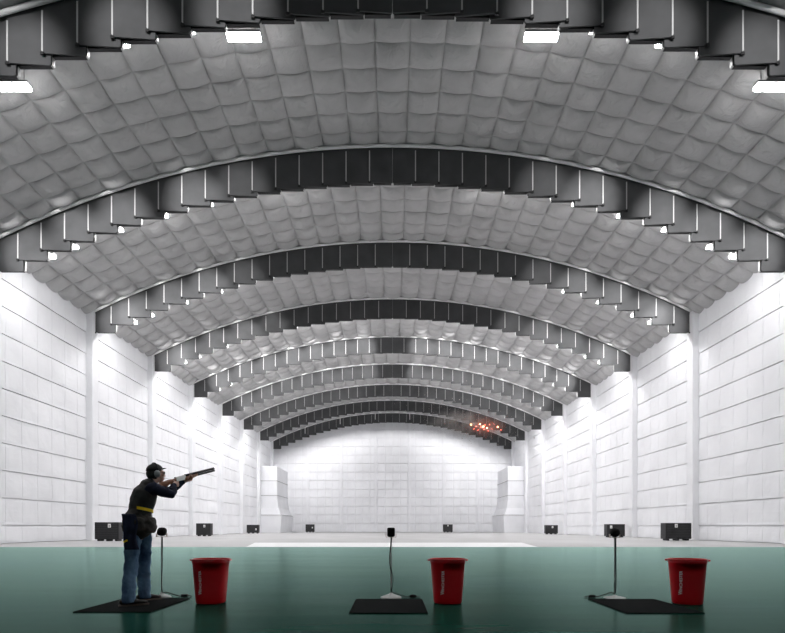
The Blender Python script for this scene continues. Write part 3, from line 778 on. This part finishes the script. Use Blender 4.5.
# ------------------------------------------------------------------ burst clay target
BC = Vector(((485-392.5)*40/F, 40, EYE+(527-425)*40/F))
_t = bmesh.new(); bmesh.ops.create_icosphere(_t, subdivisions=1, radius=1)
ICO = ([v.co.copy() for v in _t.verts], [tuple(v.index for v in f.verts) for f in _t.faces]); _t.free()
def chip(V, Fc, c, r):
    q = Matrix.Rotation(random.uniform(0, 6), 3, Vector((random.random(), random.random(), random.random()+.1)))
    sc = Vector((1, random.uniform(.5, 1), random.uniform(.35, .8))); b = len(V)
    for v in ICO[0]:
        w = v*r*random.uniform(.55, 1.1)
        V.append(tuple(q @ Vector((w.x, w.y*sc.y, w.z*sc.z))+Vector(c)))
    Fc.extend(tuple(i+b for i in f) for f in ICO[1])
glow = [emit('burning spark', 14, (1, .30, .12)), emit('burning ember', 5, (1, .10, .04))]
M['clay'] = mat('orange red clay', (.55, .10, .05), .7); M['dust'] = mat('grey clay dust', (.42, .36, .34), .8)
ps = [(471, 424.5, .10, 0), (480, 424, .12, 0), (483.5, 426.5, .13, 0), (487, 428, .11, 0), (497.7, 427, .10, 0)]
ps += [(485, 425, .09, 1), (481, 427, .08, 1), (489.5, 424.5, .10, 1), (492, 429, .07, 1), (478, 430, .07, 1), (476, 426.5, .07, 1), (488, 431, .06, 1), (494, 424, .06, 1), (501, 430, .06, 1), (484, 429.5, .07, 1), (474, 429, .06, 1)]
names = ['leftmost bright glowing fragment of the burst target', 'bright glowing fragment left of the burst centre', 'bright glowing fragment at the heart of the burst', 'bright glowing fragment just right of the burst centre', 'rightmost bright glowing fragment of the burst target']
for n_, (px, py, r, t) in enumerate(ps):
    d = 40+random.uniform(-.6, .6)
    V, Fc = [], []; chip(V, Fc, (0, 0, 0), r*.75)
    tag(pydata('glowing_fragment', V, Fc, glow[t], loc=((px-392.5)*d/F, d, EYE+(527-py)*d/F)), names[n_] if t == 0 else 'small red ember flying among the brighter glowing fragments', 'fragment', 'glowing fragments of the shot target')
def scatter(name, n, spread, rmin, rmax, m, label, seed):
    random.seed(seed); V, Fc = [], []
    for i in range(n):
        a = random.gauss(0, 1); b = random.gauss(0, 1); c = random.gauss(0, 1)
        x = a*spread[0]-abs(random.gauss(0, spread[3])); z = c*spread[2]-.16*x
        chip(V, Fc, (x, b*spread[1], z), random.uniform(rmin, rmax)*(1 if random.random() > .12 else 1.6))
    tag(pydata(name, V, Fc, m, loc=BC), label, 'debris', kind='stuff')
scatter('clay_debris', 230, (.85, .7, .42, .5), .012, .040, M['clay'], 'cloud of tiny orange red clay chips around the burst', 3)
scatter('dust_specks', 520, (1.7, 1.2, .75, 1.6), .012, .036, M['dust'], 'wide spray of pale dust specks around the burst', 5)
# smoke hanging in the burst
def smoke(name, c, rad, dens, col, label, sc, seed):
    bm = bmesh.new(); ball(bm, (0, 0, 0), rad, None, 24)
    m = bpy.data.materials.new(name); m.use_nodes = True; nt = m.node_tree
    nt.nodes.remove(nt.nodes['Principled BSDF'])
    v = nd(m, 'ShaderNodeVolumePrincipled'); v.inputs['Color'].default_value = (*col, 1); v.inputs['Anisotropy'].default_value = .2
    tc = nd(m, 'ShaderNodeTexCoord'); mp = nd(m, 'ShaderNodeMapping'); mp.inputs['Scale'].default_value = tuple(1/q for q in rad)
    lk(m, tc.outputs['Object'], mp.inputs[0])
    ln = nd(m, 'ShaderNodeVectorMath', operation='LENGTH'); lk(m, mp.outputs[0], ln.inputs[0])
    n_ = nd(m, 'ShaderNodeTexNoise', Scale=sc, Detail=5, Roughness=.6); mp2 = nd(m, 'ShaderNodeMapping'); mp2.inputs['Location'].default_value = (seed, 0, 0)
    lk(m, tc.outputs['Object'], mp2.inputs[0]); lk(m, mp2.outputs[0], n_.inputs['Vector'])
    f1 = nd(m, 'ShaderNodeMapRange'); f1.inputs['From Min'].default_value = 1; f1.inputs['From Max'].default_value = .1; lk(m, ln.outputs['Value'], f1.inputs['Value'])
    f2 = nd(m, 'ShaderNodeMapRange'); f2.inputs['From Min'].default_value = .42; f2.inputs['From Max'].default_value = .75; lk(m, n_.outputs['Fac'], f2.inputs['Value'])
    mu = nd(m, 'ShaderNodeMath', operation='MULTIPLY'); lk(m, f1.outputs[0], mu.inputs[0]); lk(m, f2.outputs[0], mu.inputs[1])
    mu2 = nd(m, 'ShaderNodeMath', operation='MULTIPLY'); lk(m, mu.outputs[0], mu2.inputs[0]); mu2.inputs[1].default_value = dens
    lk(m, mu2.outputs[0], v.inputs['Density'])
    out = nt.nodes['Material Output']; lk(m, v.outputs[0], out.inputs['Volume'])
    tag(frombm(name, bm, m, loc=c), label, 'smoke', kind='stuff')
smoke('smoke', BC+Vector((-1.6, 0, .1)), (3.2, 1.6, 1.15), 1.6, (.62, .58, .56), 'thin grey smoke drifting left of the burst', 1.3, 2)
smoke('smoke', BC+Vector((.15, .2, -.1)), (1.5, 1.1, .8), 2.2, (.70, .34, .28), 'reddish dust cloud around the glowing fragments', 2.2, 9)
